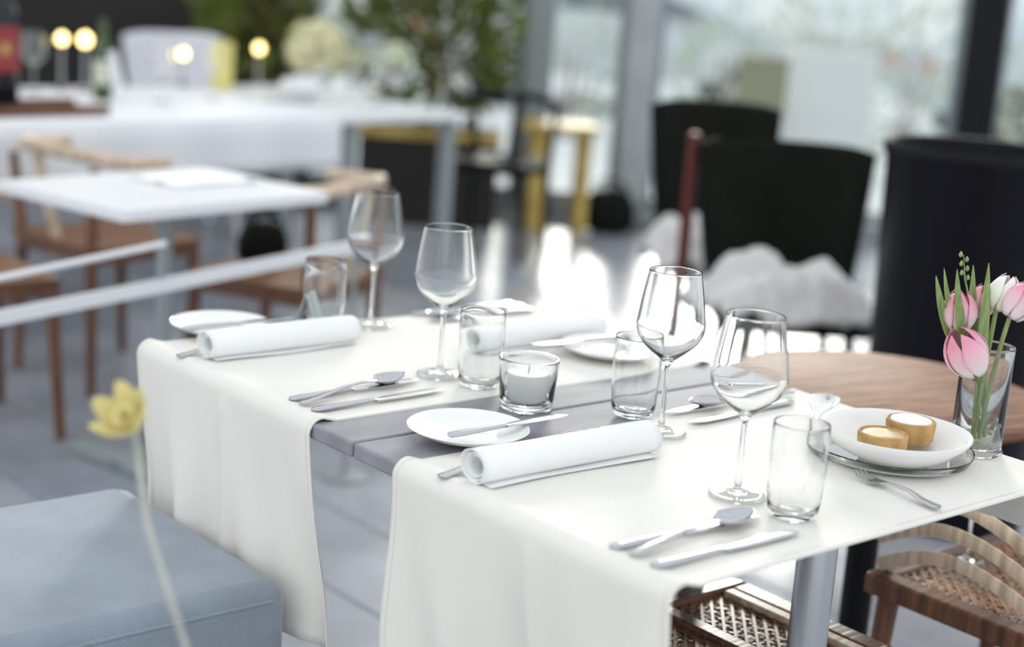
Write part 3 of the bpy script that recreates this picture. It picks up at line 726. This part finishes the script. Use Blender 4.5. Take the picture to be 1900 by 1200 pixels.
def bloom_ball(name, label, cat, loc, rad, M, n, pot=None, stem=.0, group=None, squash=1.0):
    t = thing(name, label, cat, loc, R.random() * 6, group)
    if pot: MB().lathe([(0, 0), (pot * .7, 0), (pot, stem), (pot * .92, stem), (pot * .65, .01), (0, .01)], 28).build('pot', PORC, t)
    b = MB()
    for k in range(n):
        z = 1 - 2 * (k + .5) / n
        if z < -.55: continue
        a = k * 2.39996; q = math.sqrt(1 - z * z); dr = Vector((q * math.cos(a), q * math.sin(a), z)); c = dr * rad * R.uniform(.72, .98)
        x = dr.orthogonal().normalized(); y = dr.cross(x); s_ = rad * R.uniform(.3, .45)
        cc_ = c + Vector((0, 0, rad * .75 + stem)); cc_.z = (cc_.z - stem) * squash + stem
        vs = [cc_ - x * s_ * .5 - dr * s_ * .3, cc_ - y * s_ - dr * s_ * .1, cc_ + x * s_ + dr * s_ * .25, cc_ + y * s_ - dr * s_ * .1, cc_ + dr * s_ * .1]
        b.add(vs, [(0, 1, 4), (1, 2, 4), (2, 3, 4), (3, 0, 4)])
    b.build('petals', M, t, solid=.002, angle=80)
    return t
bloom_ball('cabbage_flower', 'large cream-green ornamental bouquet on the long table', 'bouquet', on_table(588, 158), .15, CREAMF, 170, .07, .05)
bloom_ball('hydrangea', 'pale green bloom right beside the large cream bouquet', 'flower', on_table(655, 135), .075, PALEG, 110, .04, .06)
bloom_ball('white_hydrangea', 'white bloom standing in front of the olive foliage', 'flower', on_table(728, 158), .085, PALEG, 110, .05, .06)
bloom_ball('white_rose_bunch', 'white flowers lying low in front of the cream bouquet', 'flower', on_table(560, 185) + Vector((0, 0, .02)), .09, NAPK, 100, None, 0, None, .5)
# yellow candle and candle lights
p = on_table(410, 118)
t = thing('yellow_candle', 'tall yellow candle left of the round warm light', 'candle', p)
MB().lathe([(0, 0), (.05, 0), (.05, .19), (.045, .2), (0, .198)], 28).build('wax', YWAX, t)
MB().loft([(0, 0, .195), (.001, 0, .212)], .002, 6).build('wick', WICK, t)
FLAME = mat('warm_flame', (1, .8, .4), .5, emit=((1.0, .72, .28), 5.0))
def tealight(px_, py_, Y, label, r_=.02):
    p = py(px_, py_, Y)
    base = Vector((p.x, p.y, LZ if p.z > LZ - .3 else 0))
    t = thing('candle_lamp', label, 'candle lamp', base, 0, 'warm candle lamps in the dark corner'); h = max(.03, p.z - base.z)
    MB().lathe([(0, 0), (.03, 0), (.032, .008), (.006, .014), (.005, h - r_ * 1.3), (.014, h - r_), (.0, h - r_)], 20).build('stand', STEEL, t)
    MB().lathe([(0, -r_), (r_ * .7, -r_ * .8), (r_, 0), (r_ * .75, r_ * .7), (.0, r_ * 1.2)], 20, (0, 0, h)).build('flame_bulb', FLAME, t)
tealight(481, 90, 7.5, 'round warm candle lamp right of the yellow candle', .022)
tealight(115, 72, 6.5, 'warm candle lamp in the dark corner, left of two', .022)
tealight(158, 74, 6.5, 'warm candle lamp in the dark corner, right of two', .026)
tealight(340, 100, 7.1, 'small pale candle lamp between white chair and yellow candle', .02)
# bottles and glasses
t = thing('dark_bottle', 'dark bottle with red label and yellow star at the left edge', 'bottle', on_table(2, 205) + Vector((0, 0, .0165)), .3)
MB().lathe([(0, 0), (.058, 0), (.06, .004), (.06, .30), (.05, .335), (.022, .37), (.02, .45), (0, .452)], 36).build('bottle_body', mat('dark_bottle_glass', (.006, .007, .01), .08), t)
REDL = mat('red_label', (.28, .035, .035), .5)
lb = MB().lathe([(.0608, .12), (.0608, .275)], 36).build('label', REDL, t)
st = MB(); cen = -PI / 2 + .25
pts_ = []
for k in range(16):
    rr = .032 if k % 2 == 0 else .012; a = k * PI / 8
    pts_.append(Vector((math.cos(cen + rr * math.cos(a) / .0615) * .0615, math.sin(cen + rr * math.cos(a) / .0615) * .0615, .2 + rr * math.sin(a))))
st.add([Vector((math.cos(cen) * .0618, math.sin(cen) * .0618, .2))] + pts_, [(0, 1 + k, 1 + (k + 1) % 16) for k in range(16)])
st.build('star_print', mat('yellow_print', (.55, .42, .12), .5), lb, smooth=False)
for (px_, py_, lab) in ((62, 172, 'blurred wine glass beside the dark bottle'), (395, 185, 'blurred wine glass left of the cream bouquet'), (705, 190, 'blurred wine glass at the right end of the display'), (300, 190, 'blurred wine glass in front of the white armchair')):
    o = tag(link('wine_glass', WG), lab, 'wine glass', 'wine glasses on the display table'); o.location = on_table(px_, py_)
t = thing('green_bottle', 'slim green glass bottle near the warm candle lamps', 'bottle', on_table(190, 185))
MB().lathe([(0, 0), (.034, 0), (.036, .004), (.036, .19), (.03, .215), (.014, .25), (.0135, .31), (0, .311)], 28).build('bottle_body', mat('green_bottle_glass', (.10, .16, .06), .06, trans=.6), t)
MB().lathe([(.0366, .06), (.0366, .15)], 28).build('label', mat('pale_label', (.6, .62, .5), .6), t)
t = tag(MB().box((0, 0, .1), (.035, .012, .2)).build('white_menu_strip', WHITEP, smooth=False, bevel=.002), 'narrow white menu strip leaning beside the green bottle', 'menu'); t.location = on_table(228, 192); t.rotation_euler = (.1, -.22, .2)
t = thing('wooden_tray', 'brown wooden tray under the dark bottle', 'tray', on_table(70, 212), la)
MB().box((0, .05, .008), (.5, .22, .016)).build('tray_board', WALNUT, t, smooth=False, bevel=.004)
for y in (-.06, .16): MB().box((0, y, .022), (.5, .012, .028)).build('tray_rim', WALNUT, t, smooth=False, bevel=.003)

# white armchairs behind the long table
shell_chair('white upholstered armchair behind the long table', (-1.62, 7.75), PI + .55, WHITEU, .5, WHITEP, 'white armchairs by the dark wall', .93)
# dark bentwood chair and ochre table by the window
wood_chair('dark bentwood chair beside the ochre side table', (-.12, 7.75), PI * .9, 'dark chairs by the window', BLACKM)
t = thing('ochre_side_table', 'ochre wooden side table near the glazed wall', 'table', (.09, 8.62, 0), .1)
MB().box((.08, 0, .55), (.4, .34, .035)).build('tabletop', OCHRE, t, smooth=False, bevel=.005)
for x in (-.02, .22):
    for y in (-.12, .12): MB().box((x, y, .27), (.09 if x < 0 else .05, .05, .54)).build('leg', OCHRE, t, smooth=False, bevel=.005)

# olive plant in an ochre planter box
def foliage(b, c, rx, ry, rz_, n, sz, rnd, up_bias=.4):
    for _ in range(n):
        while True:
            q = Vector((rnd.uniform(-1, 1), rnd.uniform(-1, 1), rnd.uniform(-1, 1)))
            if q.length < 1: break
        p = Vector(c) + Vector((q.x * rx, q.y * ry, q.z * rz_)); dr = Vector((q.x, q.y, q.z + up_bias)) + Vector((rnd.uniform(-.5, .5), rnd.uniform(-.5, .5), rnd.uniform(-.5, .5))); dr.normalize()
        sd = dr.orthogonal().normalized(); sd.rotate(Matrix.Rotation(rnd.uniform(0, 6.28), 3, dr)); s_ = sz * rnd.uniform(.6, 1.3)
        b.add([p, p + dr * s_ * .5 + sd * s_ * .2, p + dr * s_, p + dr * s_ * .5 - sd * s_ * .2], [(0, 1, 2, 3)])
def bush(name, label, loc, rx, ry, h, n, sz, M, box=None, group=None, seed=1, cat='plant'):
    t = thing(name, label, cat, loc, 0, group); rnd = random.Random(seed); z0 = 0
    if box:
        z0 = box[2]
        for x, y, dx, dy in ((0, box[1] / 2, box[0], .025), (0, -box[1] / 2, box[0], .025), (box[0] / 2, 0, .025, box[1]), (-box[0] / 2, 0, .025, box[1])):
            MB().box((x, y, z0 / 2), (dx, dy, z0)).build('planter_board', DARKW, t, smooth=False, bevel=.004)
        MB().box((0, -box[1] / 2 - .012, z0 - .02), (box[0] + .05, .03, .05)).build('planter_rim', OCHRE, t, smooth=False, bevel=.004)
        MB().box((0, 0, z0 - .04), (box[0] - .02, box[1] - .02, .02)).build('soil', SOIL, t, smooth=False)
    for k in range(5):
        a = rnd.uniform(0, 6.28); q = rnd.uniform(.1, .4)
        MB().loft([(.03 * math.cos(a), .03 * math.sin(a), max(0, z0 - .05)), (rx * q * math.cos(a), ry * q * math.sin(a), z0 + (h - z0) * .75)], [.012, .005], 6).build('branch', WALNUT, t)
    b = MB(); foliage(b, (0, 0, (z0 + h) / 2 + .05), rx, ry, (h - z0) / 2, n, sz, rnd)
    o = b.build('foliage', M, t, smooth=False); o['kind'] = 'stuff'; return t
bush('leafy_plant', 'olive-green leafy plant in an ochre box behind the display table', (-.5, 8.55, 0), .42, .22, 1.55, 800, .14, LEAF, (.7, .3, .5), seed=3)
bush('leafy_plant', 'dark olive plant against the dark wall left of the window', (-1.42, 8.6, 0), .3, .16, 1.45, 450, .15, LEAF, (.4, .26, .5), seed=4)

# ================================================================== OUTSIDE
FAC = mat('cream_facade', (0.9, 0.895, 0.87), .8, var=.05, scale=.6)
t = thing('building', 'pale building facade across the street', 'building', (4, 24, 0))
MB().box((0, 1, 2.2), (40, 2, 4.4)).build('facade', FAC, t, smooth=False)
MB().box((0, -.03, .25), (40, .06, .5)).build('plinth', CONC, t, smooth=False)
for k in range(12):
    x = -12 + k * 2.1; f_ = MB().box((x, -.02, 1.55), (1.3, .08, 1.9)).build('window', WHITEP, t, smooth=False)
    MB().box((x, -.07, 1.55), (1.1, .03, 1.7)).build('window_glass', mat('pale_shop_glass', (.82, .85, .86), .15), f_, smooth=False)
for i, (px_, D, h, rx, lab) in enumerate(((1060, 13.5, 1.0, .5, 'grey-green shrub outside left of the pale column'), (1350, 12.0, 1.1, .36, 'grey-green shrub outside behind the olive board'), (1690, 12.0, 1.35, .42, 'tall grey-green shrub outside beside the white board'),
        (1530, 14.2, 1.35, .5, 'large soft shrub outside above the white board'), (1872, 12.2, .95, .35, 'shrub outside right of the black mullion'), (700, 13, 1.5, .8, 'shrub outside behind the olive plant'))):
    q = py(px_, 100, D); bush('shrub', lab, (q.x, q.y, -.02), rx, rx * .8, h, 150, .16, LEAF2, None, 'shrubs outside the window', 20 + i, 'shrub')
def board(label, l, r, tp_, bt, Y, M):
    a_, b_ = py(l, tp_, Y), py(r, bt, Y); wd = b_.x - a_.x; zt = a_.z; zb = max(.15, b_.z)
    t = thing('sign_board', label, 'sign board', ((a_.x + b_.x) / 2, Y, -.02), 0, 'boards standing outside')
    MB().box((0, 0, (zt + zb) / 2 + .02), (wd, .04, zt - zb)).build('panel', M, t, smooth=False, bevel=.006)
    for x in (-1, 1): MB().box((x * (wd / 2 - .03), .03, zb / 2 + .05), (.04, .04, zb + .1)).build('post', BLACKM, t, smooth=False)
board('white blank board standing outside the window', 1452, 1610, 88, 280, 10.4, WHITEP)
board('olive-grey blank board left of the white board', 1372, 1454, 102, 215, 10.1, mat('olive_board', (.27, .26, .15), .6, var=.1, scale=3))
# cars
def car(label, loc, rz, col, name):
    t = thing('car', label, 'car', loc, rz, 'cars parked outside'); pm = mat(name, col, .2)
    prof = [(-2.05, .35), (-2.1, .62), (-2.0, .85), (-1.65, .93), (-1.1, 1.4), (-.4, 1.48), (.45, 1.42), (1.05, .98), (1.8, .86), (2.08, .66), (2.1, .35)]
    b = MB(); n = len(prof)
    for y in (-1, 1):
        for x, z in prof: b.v.append((x, y * (.84 if z < 1 else .66), z))
    b.f += [tuple(range(n)), tuple(range(2 * n - 1, n - 1, -1))] + [(i, i + 1, n + i + 1, n + i) for i in range(n - 1)] + [(n - 1, 0, n, 2 * n - 1)]
    b.m += [0] * len(b.f); b.build('car_body', pm, t, smooth=False, bevel=.06)
    gm = mat('car_glass', (.12, .15, .17), .05)
    for y in (-1, 1):
        o = MB(); o.add([(-1.45, y * .80, .97), (.85, y * .80, .99), (.4, y * .69, 1.36), (-.95, y * .69, 1.36)], [(0, 1, 2, 3)]); o.build('side_window', gm, t, smooth=False, solid=.02)
        for x in (-1.3, 1.3):
            wl = MB(); wl.lathe([(.0, -.09), (.3, -.09), (.32, -.06), (.32, .06), (.3, .09), (0, .09)], 24); w_ = wl.build('wheel', BLACKM, t); w_.location = (x, y * .78, .32); w_.rotation_euler = (PI / 2, 0, 0)
        MB().box((-2.08, y * .6, .72), (.06, .3, .12)).build('tail_light', mat('red_tail_light', (.7, .05, .05), .3), t, smooth=False, bevel=.01)
q = py(1150, 60, 17); car('pale silver car parked outside left of the shrubs', (q.x, 17, -.02), .1, (.62, .65, .68), 'silver_car_paint')
q = py(1840, 100, 15.5); car('light blue-grey car parked outside at the right edge', (q.x + 1.3, 15.5, -.02), .05, (.55, .62, .68), 'blue_grey_car_paint')

# ================================================================== YELLOW FLOWER in front, lower left
fp = py(225, 752, 1.47); sp_ = py(345, 1200, 1.38)
d = sp_ - fp; base = Vector((sp_.x + d.x * .35, sp_.y + d.y * .35, .3))
t = thing('yellow_flower', 'single yellow bloom on a long pale stem at the lower left', 'flower', base, 0)
q = [Vector((0, 0, 0)), (sp_ - base) * .6, sp_ - base, (sp_ - base).lerp(fp - base, .5) + Vector((-.006, 0, 0)), fp - base - Vector((-.012, 0, .018))]
MB().loft(q, [.0035, .0035, .003, .003, .0026], 8).build('stem', STEMP, t)
b = MB()
for k in range(6):
    a0 = k * PI / 3 + .3
    def pf(i, j, a0=a0):
        qv = (i - .5) * 2; rr = .004 + .026 * j; ww = .013 * math.sin(PI * min(.97, .12 + .85 * j)) ** .7
        c = Vector((math.cos(a0), math.sin(a0), 0)); s_ = Vector((-math.sin(a0), math.cos(a0), 0))
        return c * rr + s_ * qv * ww + Vector((0, 0, .03 * j ** 1.6 + .004 * qv * qv))
    b.grid(pf, 4, 8)
o = b.build('petals', YELLOW, t, solid=.001, angle=80); o.location = q[-1]; o.rotation_euler = (.7, -.5, 0)
b = MB().lathe([(.002, 0), (.009, .006), (.010, .016), (.012, .020), (.009, .019), (.006, .008)], 16); o = b.build('trumpet', YELLOW, t); o.location = q[-1]; o.rotation_euler = (.7, -.5, 0)
t = thing('floor_vase', 'tall grey floor vase holding the single yellow bloom', 'vase', (base.x, base.y, 0), 0)
MB().lathe([(0, 0), (.09, 0), (.1, .01), (.11, .2), (.07, .42), (.045, .55), (.05, .6), (.044, .6), (.038, .55), (.06, .42), (.09, .2), (.08, .03), (0, .03)], 36).build('vase_body', CONC, t)
